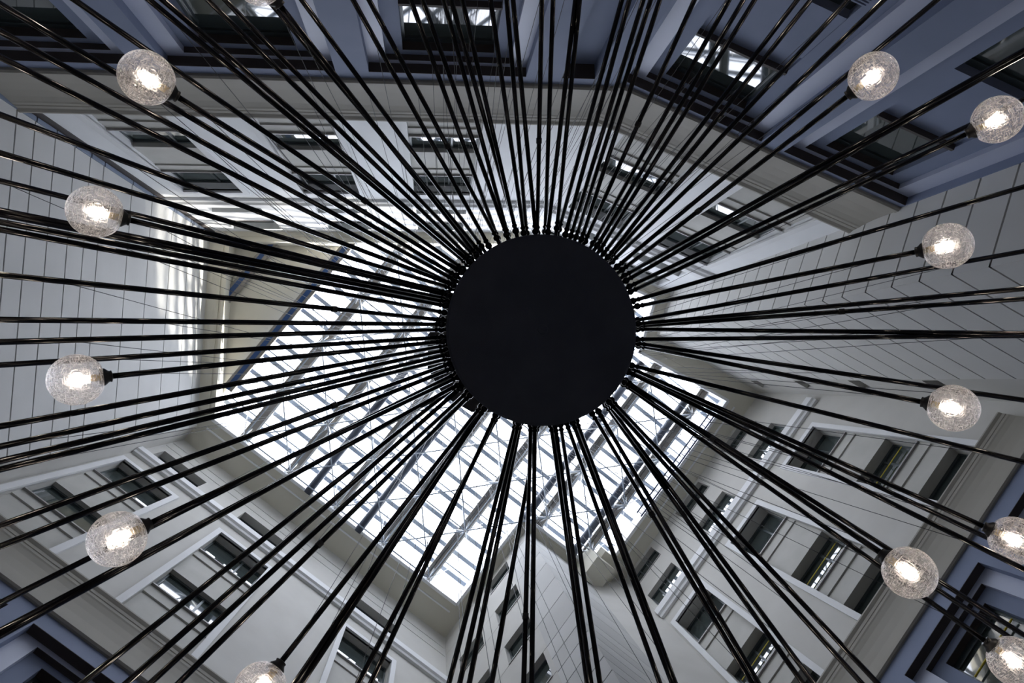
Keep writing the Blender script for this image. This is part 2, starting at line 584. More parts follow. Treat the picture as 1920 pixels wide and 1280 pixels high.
# ---- north wall ------------------------------------------------------------------------
holes, low = [], []
for s0, s1, nm in ((-5.25, -3.05, 'nearest the west wall'), (-1.47, 0.70, 'in the middle bay'), (2.15, 4.36, 'beside the bend of the wall')):
    holes.append(upper_window(W_N, s0, s1, 'pale framed two-storey window of the north wall, %s' % nm, -0.25))
for s0, s1, nm in ((-5.08, -3.22, 'nearest the west wall'), (-1.30, 0.53, 'in the middle'), (2.32, 4.19, 'beside the bend')):
    holes.append(attic_window(W_N, s0, s1, 24.6, 25.75, 'low attic window just above the north ledge, %s' % nm))
    holes.append(attic_window(W_N, s0, s1, 27.0, 28.55, 'attic window under the roof edge of the north wall, %s' % nm))
for c, nm in ((-4.50, 'nearest the west wall'), (-0.63, 'in the middle bay'), (3.28, 'beside the narrow niche')):
    low.append(lower_window(W_N, c, 'slate-painted recessed window under the north cornice, %s' % nm, 13.85))
low.append((5.66, 6.37, 7.0, 13.85))
low.append((-7.2, -6.75, 7.0, 13.85))
bm = bmesh.new()
wall_body(bm, W_N, -7.0, 7.02, 14.2, TOP, holes, 0.7)
north = tag(link_obj('wall_north', bm, M_PLASTER_N), 'pale plastered wall with sunlit attic along the top edge', **KW)
lower_storey(north, W_N, -7.4, 7.02, 14.2, low)
bm = bmesh.new()
box(bm, W_N, 5.5, 6.5, -0.9, -0.32, 6.0, 13.95)
link_obj('niche_back', bm, M_SLATE, north)
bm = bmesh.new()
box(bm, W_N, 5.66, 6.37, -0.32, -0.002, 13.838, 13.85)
link_obj('niche_shade_board', bm, M_TRIM_SHADE, north)  # dark board painted in as the shade under the niche head
cornice(north, W_N, -6.5, 7.05, 16.0)
ledge(north, W_N, -6.2, 7.0, -0.3)

# ---- north-east wall ---------------------------------------------------------------------
holes, low = [], []
for s0, s1, nm in ((-2.78, -0.45, 'nearer the bend'), (0.52, 2.95, 'nearer the panelled wall')):
    holes.append(upper_window(W_NE, s0, s1, 'pale framed two-storey window of the slanting wall, %s' % nm, 0.1))
for s0, s1, nm in ((-2.6, -0.62, 'nearer the bend'), (0.70, 2.78, 'nearer the panelled wall')):
    holes.append(attic_window(W_NE, s0, s1, 24.9, 26.1, 'low attic window above the slanting ledge, %s' % nm))
    holes.append(attic_window(W_NE, s0, s1, 27.1, 28.6, 'attic window under the roof edge of the slanting wall, %s' % nm))
low.append(lower_window(W_NE, -1.67, 'slate-painted window whose glass mirrors the roof, right of the niche', 13.85))
low.append(lower_window(W_NE, 2.12, 'slate-painted window with grey green glass beside the panelled wall', 13.85, s_max=3.52))
bm = bmesh.new()
wall_body(bm, W_NE, -3.36, 3.9, 14.2, TOP, holes, 0.7)
northeast = tag(link_obj('wall_northeast', bm, M_PLASTER_N), 'pale slanting wall between the north and panelled east walls', **KW)
lower_storey(northeast, W_NE, -3.36, 3.9, 14.2, low)
cornice(northeast, W_NE, -3.42, 3.62, 15.85)
ledge(northeast, W_NE, -3.38, 3.6, -0.1)

# ---- panelled walls ------------------------------------------------------------------------
def bands(parent, w, s0, s1, zs, mats, gap=0.024, depth=0.05, alt=False):
    for i in range(len(zs) - 1):
        bm = bmesh.new()
        box(bm, w, s0, s1, -depth - 0.03, 0.0, zs[i] + gap, zs[i + 1] - gap)
        link_obj('panel', bm, mats[i % len(mats)], parent)

bm = bmesh.new()
wall_body(bm, W_E1, -0.6, LEN_E1, FLOOR, TOP, (), 0.5, -0.045)
wall_body(bm, W_E2, 0.0, 4.15, FLOOR, TOP, (), 0.5, -0.045)
east = tag(link_obj('wall_east', bm, M_JOINT), 'folded wall of wide grey precast panels on the right', **KW)
ZE = [3.1, 4.0, 4.86, 5.72, 6.58, 7.44, 8.3, 9.16, 10.02, 10.87, 11.75, 12.62, 13.46, 14.35, 15.24, 16.06, 16.9, 17.8, 18.7, 19.6, 20.5, 21.4, 22.3, 23.2, 24.1, 25.0, 25.9, 26.8, 27.7, 28.6, 29.3]
bands(east, W_E1, -0.6, LEN_E1, ZE, (M_PANEL_E,))
bands(east, W_E2, 0.0, 4.15, ZE, (M_PANEL_E,))
vents = [(4.22, 4.85, z, z + 0.62) for z in (27.2, 23.7, 20.3, 16.9, 13.5)]
bm = bmesh.new()
wall_body(bm, W_E2, 4.15, 5.6, FLOOR, TOP, vents, 0.5)
link_obj('end_pier', bm, M_PLASTER, east)
for v in vents:
    bm = bmesh.new()
    box(bm, W_E2, v[0], v[1], -0.45, -0.30, v[2], v[3], 0)
    for k in range(5):
        zc = v[2] + 0.06 + k * 0.125
        box(bm, W_E2, v[0], v[1], -0.30, -0.22, zc, zc + 0.02, 0)
    link_obj('vent', bm, M_DARK_METAL, east)

bm = bmesh.new()
wall_body(bm, W_W, -0.7, LEN_W, FLOOR, TOP, (), 0.5, -0.045)
west = tag(link_obj('wall_west', bm, M_JOINT), 'flat wall of wide grey precast panels on the left', **KW)
ZW = [8.0, 8.9, 9.8, 10.7, 11.6, 12.5, 13.35, 14.15, 15.0, 15.9, 16.6, 17.45, 18.35, 19.15, 19.9, 21.7, 23.2, 25.0, 26.7, 28.1, 29.3]
bands(west, W_W, 0.0, LEN_W, ZW, (M_PANEL,))

# joint cover up the corner between the west and north walls
cover = tag(empty('trim_1', W_W.p(0.1, 0.02, 14)), 'blue grey metal cover strip up the corner of the panelled west wall', **KW)
for i in range(len(ZW) - 1):
    if ZW[i] < 12: continue
    bm = bmesh.new()
    box(bm, W_W, 0.0, 0.11, 0.0, 0.03, ZW[i] + 0.03, ZW[i + 1] - 0.03)
    link_obj('cover_plate', bm, M_JOINT_COVER, cover)
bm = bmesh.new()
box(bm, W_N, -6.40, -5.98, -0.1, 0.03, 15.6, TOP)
link_obj('dark_gasket', bm, M_TRIM_SHADE, cover)

# ---- south-west wall ------------------------------------------------------------------------
holes, low = [], []
for u0, u1, nm in ((-6.30, -4.09, 'next to the grey return'), (-2.49, -0.27, 'in the middle bay'), (2.54, 4.76, 'nearest the tower corner')):
    holes.append(upper_window(W_SW, u0, u1, 'pale framed two-storey window of the lower left wall, %s' % nm))
for u0, u1, nm in ((-6.1, -4.2, 'next to the grey return'), (-2.44, -0.50, 'in the middle'), (2.66, 4.60, 'nearest the tower corner')):
    holes.append(attic_window(W_SW, u0, u1, 24.75, 26.4, 'shaded attic window above the lower left ledge, %s' % nm))
for c, nm in ((-5.19, 'next to the west wall'), (-1.38, 'in the middle bay'), (3.65, 'nearest the tower')):
    low.append(lower_window(W_SW, c, 'slate-painted recessed window low in the lower left wall, %s' % nm))
bm = bmesh.new()
wall_body(bm, W_SW, -6.9, 6.98, 14.4, TOP, holes, 0.7)
wall_body(bm, W_RET, -8.1, -7.25, FLOOR, TOP, (), 0.6)
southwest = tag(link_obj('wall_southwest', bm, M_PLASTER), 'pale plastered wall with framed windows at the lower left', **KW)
lower_storey(southwest, W_SW, -7.2, 6.98, 14.4, low)
cornice(southwest, W_SW, -6.45, 7.0, 15.78, 1.52)
ledge(southwest, W_SW, -6.38, 6.96, 0.1)
for z in (27.0, 27.75):
    bm = bmesh.new()
    box(bm, W_SW, -6.35, 6.9, -0.01, 0.012, z, z + 0.05)
    link_obj('string_line', bm, M_SPANDREL, southwest)

# ---- south tower -----------------------------------------------------------------------------
bm = bmesh.new()
th = []
for z0, z1, nm in ((27.2, 28.45, 'topmost'), (23.85, 25.3, 'second from the roof'), (20.55, 21.95, 'third from the roof'), (17.4, 18.95, 'fourth from the roof'), (14.2, 15.6, 'lowest')):
    th.append(attic_window(W_S1, -5.2, -3.97, z0, z1, 'square tower window in the column nearer the corner, %s' % nm, 0.2))
for z0, z1, nm in ((23.85, 25.3, 'highest'), (20.55, 21.95, 'middle'), (17.4, 18.95, 'lowest')):
    th.append(attic_window(W_S1, -7.3, -6.0, z0, z1, 'tower window in the column beside the inner corner, %s' % nm, 0.2))
wall_body(bm, W_S1, -8.4, -3.80, FLOOR, TOP, th, 0.6, -0.045)
wall_body(bm, W_S1, -3.80, -2.60, FLOOR, TOP, (), 0.6, -0.045)
wall_body(bm, W_S2, 7.0, 10.07, FLOOR, TOP, (), 0.6, -0.045)
wall_body(bm, W_DIAG, -0.05, 2.2, FLOOR, TOP, (), 0.5)
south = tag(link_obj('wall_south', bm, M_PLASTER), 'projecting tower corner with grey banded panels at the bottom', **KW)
ZS = [7.8, 8.6, 9.4, 10.2, 11.0, 11.8, 12.6, 13.4, 14.15, 14.94, 15.69, 16.5, 17.3, 18.1, 18.93, 20.55, 22.05, 23.77, 25.25, 26.9, 28.2, 29.3]
bands(south, W_S1, -3.80, -2.54, ZS, (M_PANEL_B, M_PANEL), 0.018)
bands(south, W_S2, 6.95, 10.07, ZS, (M_PANEL_B, M_PANEL), 0.018)
# plain facing slabs between and beside the tower windows
ZT = [(14.2, 15.6, 1), (15.6, 17.4, 0), (17.4, 18.95, 2), (18.95, 20.55, 0), (20.55, 21.95, 2), (21.95, 23.85, 0), (23.85, 25.3, 2), (25.3, 27.2, 0), (27.2, 28.45, 1), (28.45, 29.3, 0)]
for z0, z1, cols in ZT:
    runs = [(-8.05, -3.80)] if cols == 0 else ([(-8.05, -5.2), (-3.97, -3.80)] if cols == 1 else [(-8.05, -7.3), (-6.0, -5.2), (-3.97, -3.80)])
    for a, b in runs:
        bm = bmesh.new()
        box(bm, W_S1, a, b, -0.08, 0.0, z0 + 0.010, z1 - 0.010)
        link_obj('panel', bm, M_PLASTER, south)
bm = bmesh.new()
box_uv(bm, 9.55, 10.45, -2.5, -1.48, 27.4, 29.1)
box_uv(bm, 10.0, 10.95, -2.3, -1.15, 28.3, 29.1)
link_obj('bracket_block', bm, M_SOFFIT, south)

# ---- south-east wall ---------------------------------------------------------------------------
holes, low = [], []
for v0, v1, nm in ((5.15, 7.2, 'next to the panelled wall'), (1.75, 3.75, 'in the middle bay'), (-1.52, 0.32, 'nearest the tower')):
    holes.append(upper_window(W_SE, v0, v1, 'pale framed deep window with dark glass at lower right, %s' % nm, 0.05, 0.46, 15.3, True, True))
for v0, v1, nm in ((5.3, 7.0, 'next to the panelled wall'), (1.9, 3.6, 'in the middle'), (-1.42, 0.15, 'nearest the tower')):
    holes.append(attic_window(W_SE, v0, v1, 24.6, 26.25, 'low attic window above the lower right ledge, %s' % nm, 0.22, (0.3, 0.6)))
    holes.append(attic_window(W_SE, v0, v1, 27.5, 28.75, 'attic window under the roof edge at lower right, %s' % nm, 0.24, (0.3, 0.6)))
for c, nm in ((6.2, 'next to the panelled wall'), (2.70, 'in the middle bay, with a yellow rail'), (-0.62, 'nearest the tower')):
    low.append(lower_window(W_SE, c, 'slate-painted recessed window low at lower right, %s' % nm, yellow=True, half=1.46, s_min=-1.55))
bm = bmesh.new()
wall_body(bm, W_SE, -1.62, 9.0, 14.4, TOP, holes, 0.8)
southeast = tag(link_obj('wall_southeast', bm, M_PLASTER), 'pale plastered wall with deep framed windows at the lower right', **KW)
lower_storey(southeast, W_SE, -1.62, 9.0, 14.4, low)
cornice(southeast, W_SE, -1.62, 8.0, 15.6, 1.32)
ledge(southeast, W_SE, -1.62, 8.2, 0.0)

# ---- supply grille under the slanting wall's first slate window ---------------------------------
grille = tag(empty('vent_grille', W_NE.p(-1.2, -0.3, 9.2)), 'dark slatted air grille below the slate window that mirrors the roof', 'vent')
bm = bmesh.new()
box(bm, W_NE, -1.75, -0.72, -0.34, -0.325, 8.75, 9.5)
link_obj('back_plate', bm, M_DARK_METAL, grille)
for k in range(11):
    bm = bmesh.new()
    box(bm, W_NE, -1.75, -0.72, -0.326, -0.295, 8.77 + k * 0.066, 8.80 + k * 0.066)
    link_obj('slat', bm, M_SLATE, grille)

# ------------------------------------------------------------------ ceiling round the skylight
def xy(v): return (v.x, v.y)
OUTER = [(-10.3, -7.4), (4.4, -7.4), (11.4, -4.6), (10.6, -2.2), (15.6, 0.2), xy(uv(12.6, -2.6)), xy(uv(11.9, -3.0)), xy(uv(7.4, -3.0)), xy(uv(7.4, -8.7)), xy(uv(-6.9, -8.7)), (-10.4, 2.4)]
HOLE = [(-8.40, -5.74), (3.80, -5.92), (9.60, -3.58), (8.87, -1.24), (12.84, 0.879), xy(uv(10.65, -1.05)), xy(uv(9.85, -2.05)), xy(uv(6.5, -2.1)), xy(uv(6.45, -6.63)), (-8.84, 1.55)]
bm = bmesh.new()
prism(bm, OUTER, 29.0, 29.5, HOLE)
ceiling = tag(link_obj('ceiling', bm, M_SOFFIT), 'cream soffit running round the edge of the skylight', **KW)
cx = sum(p[0] for p in HOLE) / len(HOLE)
cy = sum(p[1] for p in HOLE) / len(HOLE)
for i in range(len(HOLE)):
    p, q = HOLE[i], HOLE[(i + 1) % len(HOLE)]
    we = Wall(p, (q[0] - p[0], q[1] - p[1]), (cx, cy))
    # polygon runs with the court on one fixed side: choose the normal from the winding
    d = Vector((q[0] - p[0], q[1] - p[1], 0)).normalized()
    we.n = Vector((-d.y, d.x, 0))
    L = (Vector((*q, 0)) - Vector((*p, 0))).length
    white = i not in (0, 9)
    bm = bmesh.new()
    box(bm, we, -0.04, L + 0.04, -0.10, 0.02, 28.90, 29.75)
    link_obj('curb', bm, M_CURB if white else M_SOFFIT, ceiling)
    for f0 in ((0.42, 0.48) if i in (8, 4, 3) else (0.22, 0.26)),:
        bm = bmesh.new()
        box(bm, we, 0.0, L, -f0[1], -f0[0], 28.955, 29.02)
        link_obj('moulding', bm, M_CURB if i in (4, 8) else M_SOFFIT, ceiling)
bm = bmesh.new()
prism(bm, [(-9.2, -6.4), (-3.45, -6.4), (-8.98, 0.85), (-9.4, 1.2)], 29.75, 29.85)
link_obj('ceiling_panel', bm, M_SOFFIT, ceiling)

# ------------------------------------------------------------------ skylight
sky = tag(empty('skylight', (1.5, -1.0, 29.3 + ZO)), 'glazed roof of steel girders, purlins and clear panes over the court', **KW)
GU = [-6.97, -4.62, -2.29, 0.06, 2.52, 4.87, 7.30, 9.68]
V0, V1 = -7.0, 7.9
K = 29.2 / 28.96
for i, g in enumerate(GU):
    if i == 0: continue
    bm = bmesh.new()
    light = i in (3, 4)
    box_uv(bm, g - 0.05, g + 0.16, V0, V1, 29.25, 29.62, 0)
    box_uv(bm, g - 0.20, g - 0.10, V0, V1, 29.22, 29.34, 0)
    box_uv(bm, g - 0.10, g - 0.05, V0, V1, 29.34, 29.40, 1)
    box_uv(bm, g + 0.16, g + 0.24, V0, V1, 29.30, 29.36, 1)
    link_obj('girder', bm, [M_BROWN, M_WHITE_STEEL], sky)
PV = [V0 + 0.2 + k * 0.818 for k in range(19)]
for k, v in enumerate(PV):
    bm = bmesh.new()
    box_uv(bm, -6.3, 12.2, v - 0.085, v + 0.085, 29.66, 29.80)
    if k % 3 == 1:
        box_uv(bm, -6.3, 12.2, v + 0.26, v + 0.31, 29.58, 29.64)
    link_obj('purlin', bm, M_PURLIN, sky)
ug = GU + [12.1]
for i in range(len(ug) - 1):
    for k in range(len(PV) - 1):
        c = uv((ug[i] + ug[i + 1]) / 2, (PV[k] + PV[k + 1]) / 2)
        if not (-9.6 < c.x < 14 and -8 < c.y < 10.5): continue
        if (ug[i] > 6 and PV[k] < -3.5) or (c.y < -8.0): continue
        bm = bmesh.new()
        box_uv(bm, ug[i] + 0.02, ug[i + 1] - 0.02, PV[k] + 0.02, PV[k + 1] - 0.02, 29.82, 29.84)
        link_obj('pane', bm, M_SKYGLASS, sky)
# blue edge beams on the left
for g, va, vb, z in ((-6.42, -5.45, 2.6, 29.10), (-8.95, -3.0, 0.7, 29.45)):
    bm = bmesh.new()
    box_uv(bm, g - 0.09, g + 0.09, va, vb, z, z + 0.30, 0)
    box_uv(bm, g - 0.20, g - 0.09, va, vb, z + 0.02, z + 0.24, 1)
    box_uv(bm, g + 0.09, g + 0.22, va, vb, z + 0.02, z + 0.24, 1)
    link_obj('blue_beam', bm, [M_BLUE, M_BROWN], sky)
# rolled blinds hanging under the glass
for g, va, vb in ((-1.21, -6.75, 5.2), (1.38, -6.75, 6.0), (6.60, -2.2, 6.2), (9.16, -2.2, 6.3)):
    bm = bmesh.new()
    tube(bm, uv(g, va, 28.98), uv(g, vb, 28.98), 0.165, seg=16)
    link_obj('blind_tube', bm, M_TUBE, sky, smooth=True)
# star nodes of the space frame, with their struts and tie rods
NV = [-6.45, -4.05, -1.55, 0.86, 3.32, 5.75]
def inside(u, v):
    if v < -6.6: return False
    if u > 6.4 and v < -2.1: return False
    p = uv(u, v)
    return p.y > -5.9 and -9 < p.x < 13
for i, g in enumerate(GU):
    if i == 0: continue
    for k, v in enumerate(NV):
        if not inside(g, v): continue
        c = uv(g, v, 28.72)
        bm = bmesh.new()
        sphere(bm, c, 0.075, 10, 6)
        for du, dv in ((0.55, 0.55), (-0.55, 0.55), (0.55, -0.55), (-0.55, -0.55)):
            tube(bm, c, uv(g + du, v + dv, 29.62), 0.024, seg=6)
        for dv in (0.35, -0.35):
            tube(bm, c, uv(g, v + dv, 29.3), 0.03, seg=6)
        link_obj('star_node', bm, M_WHITE_STEEL, sky)
        for di, dk in ((1, 0), (1, 1), (1, -1), (0, 1)):
            if i + di < len(GU) and 0 <= k + dk < len(NV) and inside(GU[i + di], NV[k + dk]):
                bm = bmesh.new()
                tube(bm, c, uv(GU[i + di], NV[k + dk], 28.72), 0.028, seg=6)
                link_obj('tie_rod', bm, M_PURLIN, sky)

# ------------------------------------------------------------------ rail along the lower right roof edge
rail = tag(empty('ladder_rail', uv(10.4, 3.7, 28.8)), 'navy ladder-like rail along the roof edge at lower right', 'railing')
for du in (0.0, 0.24):
    bm = bmesh.new()
    tube(bm, uv(10.30 + du, 0.9, 28.82), uv(10.30 + du, 6.2, 28.82), 0.032, seg=8)
    link_obj('rail_tube', bm, M_BLUE_RAIL, rail, smooth=True)
for k in range(14):
    bm = bmesh.new()
    tube(bm, uv(10.30, 1.0 + k * 0.39, 28.82), uv(10.54, 1.0 + k * 0.39, 28.82), 0.018, seg=6)
    link_obj('rung', bm, M_BLUE_RAIL, rail)
bm = bmesh.new()
prev = None
for k in range(9):
    a = math.pi * k / 8
    p = uv(10.42 - 0.12 * math.cos(a), 6.2 + 0.22 * math.sin(a), 28.82)
    if prev is not None: tube(bm, prev, p, 0.03, seg=8)
    prev = p
link_obj('end_loop', bm, M_BLUE_RAIL, rail)
for k in range(4):
    bm = bmesh.new()
    tube(bm, uv(10.54, 1.2 + k * 1.6, 28.82), uv(10.70, 1.2 + k * 1.6, 28.98), 0.022, seg=6)
    link_obj('bracket', bm, M_BLUE_RAIL, rail)

# each arm: joint on the drum (x, y, z), middle of its globe (x, y, z), globe in view
ARMS = [
    (0.181, -0.895, 7.400, -2.649, -2.197, 5.380, 0),
    (0.161, -0.881, 7.490, -2.647, -2.029, 5.366, 0),
    (0.154, -0.847, 7.580, -2.668, -1.893, 5.397, 0),
    (0.226, -0.928, 7.400, -1.725, -1.815, 5.821, 1),
    (0.243, -0.971, 7.490, -2.385, -2.397, 5.642, 0),
    (0.285, -1.029, 7.580, -1.949, -2.432, 5.591, 0),
    (0.290, -1.021, 7.400, -1.883, -2.462, 5.648, 0),
    (0.313, -1.056, 7.490, -1.661, -2.585, 5.814, 0),
    (0.350, -1.101, 7.580, -1.562, -2.606, 5.822, 0),
    (0.353, -1.082, 7.400, -1.086, -2.464, 5.794, 1),
    (0.382, -1.132, 7.490, -1.357, -2.770, 5.988, 0),
    (0.411, -1.188, 7.580, -1.211, -2.894, 5.893, 0),
    (0.459, -1.159, 7.400, -0.759, -2.876, 6.015, 0),
    (0.536, -1.249, 7.490, -0.672, -2.914, 5.995, 0),
    (0.554, -1.263, 7.580, -0.375, -3.068, 6.010, 0),
    (0.615, -1.260, 7.400, -0.404, -3.381, 6.021, 0),
    (0.634, -1.275, 7.490, -0.127, -3.215, 6.098, 0),
    (0.716, -1.339, 7.580, -0.216, -3.430, 5.689, 0),
    (0.694, -1.294, 7.400, -0.075, -3.535, 5.932, 0),
    (0.776, -1.297, 7.490, 0.205, -3.503, 5.897, 0),
    (0.812, -1.318, 7.580, 0.354, -3.629, 5.860, 0),
    (0.867, -1.294, 7.400, 0.375, -3.659, 5.832, 0),
    (0.895, -1.305, 7.490, 0.712, -3.429, 5.918, 0),
    (0.981, -1.332, 7.580, 0.817, -3.375, 6.041, 0),
    (0.975, -1.292, 7.400, 1.054, -3.348, 6.177, 0),
    (1.071, -1.348, 7.490, 1.059, -3.530, 5.975, 0),
    (1.107, -1.359, 7.580, 1.507, -3.500, 5.991, 0),
    (1.130, -1.272, 7.400, 1.536, -3.381, 6.076, 0),
    (1.196, -1.284, 7.490, 1.644, -3.413, 5.889, 0),
    (1.263, -1.295, 7.580, 1.706, -3.390, 5.974, 0),
    (1.272, -1.238, 7.400, 1.738, -3.227, 6.058, 0),
    (1.325, -1.239, 7.490, 1.995, -3.119, 5.989, 0),
    (1.419, -1.240, 7.580, 2.359, -3.288, 5.781, 0),
    (1.414, -1.185, 7.400, 2.476, -3.226, 6.030, 0),
    (1.465, -1.170, 7.490, 2.495, -3.119, 5.978, 0),
    (1.517, -1.150, 7.580, 2.785, -3.015, 6.013, 0),
    (1.509, -1.083, 7.400, 2.900, -3.039, 5.947, 0),
    (1.547, -1.091, 7.490, 3.121, -2.945, 5.888, 0),
    (1.595, -1.079, 7.580, 3.274, -2.836, 5.671, 0),
    (1.590, -1.000, 7.400, 3.668, -2.828, 5.672, 0),
    (1.658, -0.987, 7.490, 2.961, -2.073, 5.834, 1),
    (1.703, -0.949, 7.580, 4.196, -2.373, 5.493, 0),
    (1.670, -0.879, 7.400, 4.271, -2.388, 5.598, 0),
    (1.725, -0.840, 7.490, 4.549, -2.187, 5.921, 0),
    (1.761, -0.805, 7.580, 3.848, -1.799, 5.803, 1),
    (1.731, -0.701, 7.400, 4.413, -1.448, 5.764, 0),
    (1.796, -0.664, 7.490, 3.511, -0.929, 5.892, 1),
    (1.822, -0.549, 7.580, 4.636, -1.010, 6.037, 0),
    (1.772, -0.499, 7.400, 4.362, -0.660, 5.722, 0),
    (1.799, -0.488, 7.490, 4.397, -0.588, 5.762, 0),
    (1.821, -0.466, 7.580, 4.359, -0.315, 5.721, 0),
    (1.761, -0.363, 7.400, 4.398, -0.313, 5.782, 0),
    (1.802, -0.331, 7.490, 4.391, 0.188, 5.806, 0),
    (1.830, -0.317, 7.580, 3.518, 0.185, 5.902, 1),
    (1.715, -0.135, 7.400, 4.250, 0.629, 5.672, 0),
    (1.727, -0.113, 7.490, 3.943, 1.085, 5.906, 1),
    (1.744, -0.100, 7.580, 4.425, 1.368, 5.954, 0),
    (1.681, -0.079, 7.400, 4.049, 1.364, 5.513, 0),
    (1.683, -0.005, 7.490, 2.991, 1.207, 5.676, 1),
    (1.703, 0.005, 7.580, 4.301, 1.922, 5.871, 0),
    (1.647, 0.014, 7.400, 4.286, 1.999, 5.873, 0),
    (1.663, 0.028, 7.490, 3.857, 1.867, 5.857, 1),
    (1.579, 0.171, 7.580, 3.097, 2.217, 5.752, 0),
    (1.508, 0.184, 7.400, 3.049, 2.259, 5.881, 0),
    (1.517, 0.197, 7.490, 2.732, 2.302, 5.964, 0),
    (1.521, 0.214, 7.580, 2.588, 2.257, 5.828, 0),
    (1.413, 0.262, 7.400, 2.391, 2.483, 5.815, 0),
    (1.378, 0.285, 7.490, 2.336, 2.439, 5.861, 0),
    (1.258, 0.354, 7.580, 1.785, 2.502, 6.052, 0),
    (1.188, 0.357, 7.400, 1.817, 2.666, 5.988, 0),
    (1.149, 0.362, 7.490, 1.682, 2.544, 6.023, 0),
    (1.114, 0.386, 7.580, 1.147, 2.788, 5.702, 0),
    (1.034, 0.379, 7.400, 1.090, 2.639, 5.895, 0),
    (1.013, 0.384, 7.490, 1.085, 2.748, 5.901, 0),
    (0.909, 0.389, 7.580, 0.260, 2.511, 5.996, 0),
    (0.859, 0.377, 7.400, 0.634, 2.509, 6.099, 0),
    (0.835, 0.383, 7.490, 0.530, 2.834, 5.860, 0),
    (0.758, 0.369, 7.580, 0.061, 2.597, 5.785, 0),
    (0.717, 0.358, 7.400, 0.043, 2.471, 6.029, 0),
    (0.705, 0.359, 7.490, -0.019, 2.423, 6.115, 0),
    (0.555, 0.308, 7.580, -0.740, 2.356, 5.776, 0),
    (0.521, 0.289, 7.400, -0.627, 2.382, 5.947, 0),
    (0.404, 0.220, 7.490, -1.048, 1.884, 6.043, 1),
    (0.424, 0.233, 7.580, -1.016, 2.086, 5.843, 0),
    (0.425, 0.235, 7.400, -0.997, 2.132, 5.878, 0),
    (0.307, 0.124, 7.490, -1.683, 1.959, 5.732, 0),
    (0.289, 0.098, 7.580, -1.833, 1.930, 5.687, 0),
    (0.217, 0.063, 7.400, -1.908, 1.863, 5.556, 0),
    (0.197, 0.037, 7.490, -2.151, 1.846, 5.570, 0),
    (0.251, 0.028, 7.580, -2.757, 1.584, 5.844, 0),
    (0.235, 0.014, 7.400, -2.751, 1.616, 5.856, 0),
    (0.202, -0.032, 7.490, -1.827, 0.918, 5.871, 1),
    (0.191, -0.065, 7.580, -2.779, 1.429, 5.869, 0),
    (0.149, -0.104, 7.400, -2.622, 1.011, 5.531, 0),
    (0.132, -0.146, 7.490, -2.618, 0.889, 5.497, 0),
    (0.130, -0.195, 7.580, -2.696, 0.571, 5.593, 0),
    (0.117, -0.225, 7.400, -2.657, 0.515, 5.531, 0),
    (0.100, -0.265, 7.490, -2.708, 0.438, 5.614, 0),
    (0.092, -0.307, 7.580, -2.663, 0.312, 5.501, 0),
    (0.071, -0.334, 7.400, -2.198, -0.007, 6.108, 1),
    (0.063, -0.375, 7.490, -2.934, -0.070, 6.003, 0),
    (0.059, -0.447, 7.580, -2.736, -0.197, 5.598, 0),
    (0.061, -0.478, 7.400, -2.781, -0.342, 5.694, 0),
    (0.071, -0.523, 7.490, -2.704, -0.603, 5.513, 0),
    (0.086, -0.597, 7.580, -2.731, -0.887, 5.539, 0),
    (0.092, -0.638, 7.400, -2.727, -0.928, 5.547, 0),
    (0.107, -0.680, 7.490, -2.957, -1.065, 5.978, 0),
    (0.108, -0.719, 7.580, -2.957, -1.090, 5.967, 0),
    (0.114, -0.729, 7.400, -2.090, -1.044, 6.035, 1),
    (0.115, -0.759, 7.490, -2.952, -1.283, 5.960, 0),
    (0.145, -0.814, 7.580, -2.725, -1.338, 5.506, 0),
    (0.159, -0.817, 7.400, -2.781, -1.615, 5.628, 0),
]

# ------------------------------------------------------------------ the chandelier
AX = Vector((0.914, -0.437, 0))
ZD = 5.70 + ZO                               # underside of the disc
R_DISC = 0.815
lamp = tag(empty('chandelier', (AX.x, AX.y, ZD)), 'giant black spoked chandelier with a round disc and crackle glass globes on long arms', 'chandelier')

bm = bmesh.new()
lathe(bm, (AX.x, AX.y, ZD), (0, 0, 1), [(0.0, 0.0), (0.0, 0.04), (0.004, 0.045), (0.004, R_DISC - 0.02), (0.012, R_DISC), (0.05, R_DISC), (0.055, 0.0)], 96)
link_obj('disc', bm, M_DISC, lamp, smooth=False)
bm = bmesh.new()
lathe(bm, (AX.x, AX.y, ZD + 0.055), (0, 0, 1), [(0, 0.0), (0, 0.70), (0.02, 0.72), (0.34, 0.72), (0.38, 0.66), (0.38, 0)], 64)
link_obj('drum', bm, M_DARK_METAL, lamp)
bm = bmesh.new()
zp = 11.4 + ZO
lathe(bm, (AX.x - 0.02, AX.y - 0.05, zp), (0, 0, 1), [(0, 0), (0, 1.0), (0.03, 1.04), (0.25, 1.04), (0.28, 0.9), (0.28, 0)], 12)
link_obj('suspension_plate', bm, M_DARK_METAL, lamp)
for k in range(6):
    a = math.pi * k / 3 + 0.3
    bm = bmesh.new()
    tube(bm, (AX.x + 0.55 * math.cos(a), AX.y + 0.55 * math.sin(a), ZD + 0.42), (AX.x + 0.55 * math.cos(a), AX.y + 0.55 * math.sin(a), zp), 0.006, seg=6)
    tube(bm, (AX.x + 0.6 * math.cos(a), AX.y + 0.6 * math.sin(a), zp + 0.28), (AX.x + 0.3 * math.cos(a), AX.y + 0.3 * math.sin(a), 29.3 + ZO), 0.008, seg=6)
    link_obj('hanger_cable', bm, M_CABLE, lamp)

def shared_mesh(name, build, mats, smooth=True):
    bm = bmesh.new()
    build(bm)
    bmesh.ops.recalc_face_normals(bm, faces=bm.faces)
    me = bpy.data.meshes.new(name)
    bm.to_mesh(me)
    bm.free()
    for m in mats: me.materials.append(m)
    if smooth:
        for p in me.polygons: p.use_smooth = True
    return me

R_G = 0.158
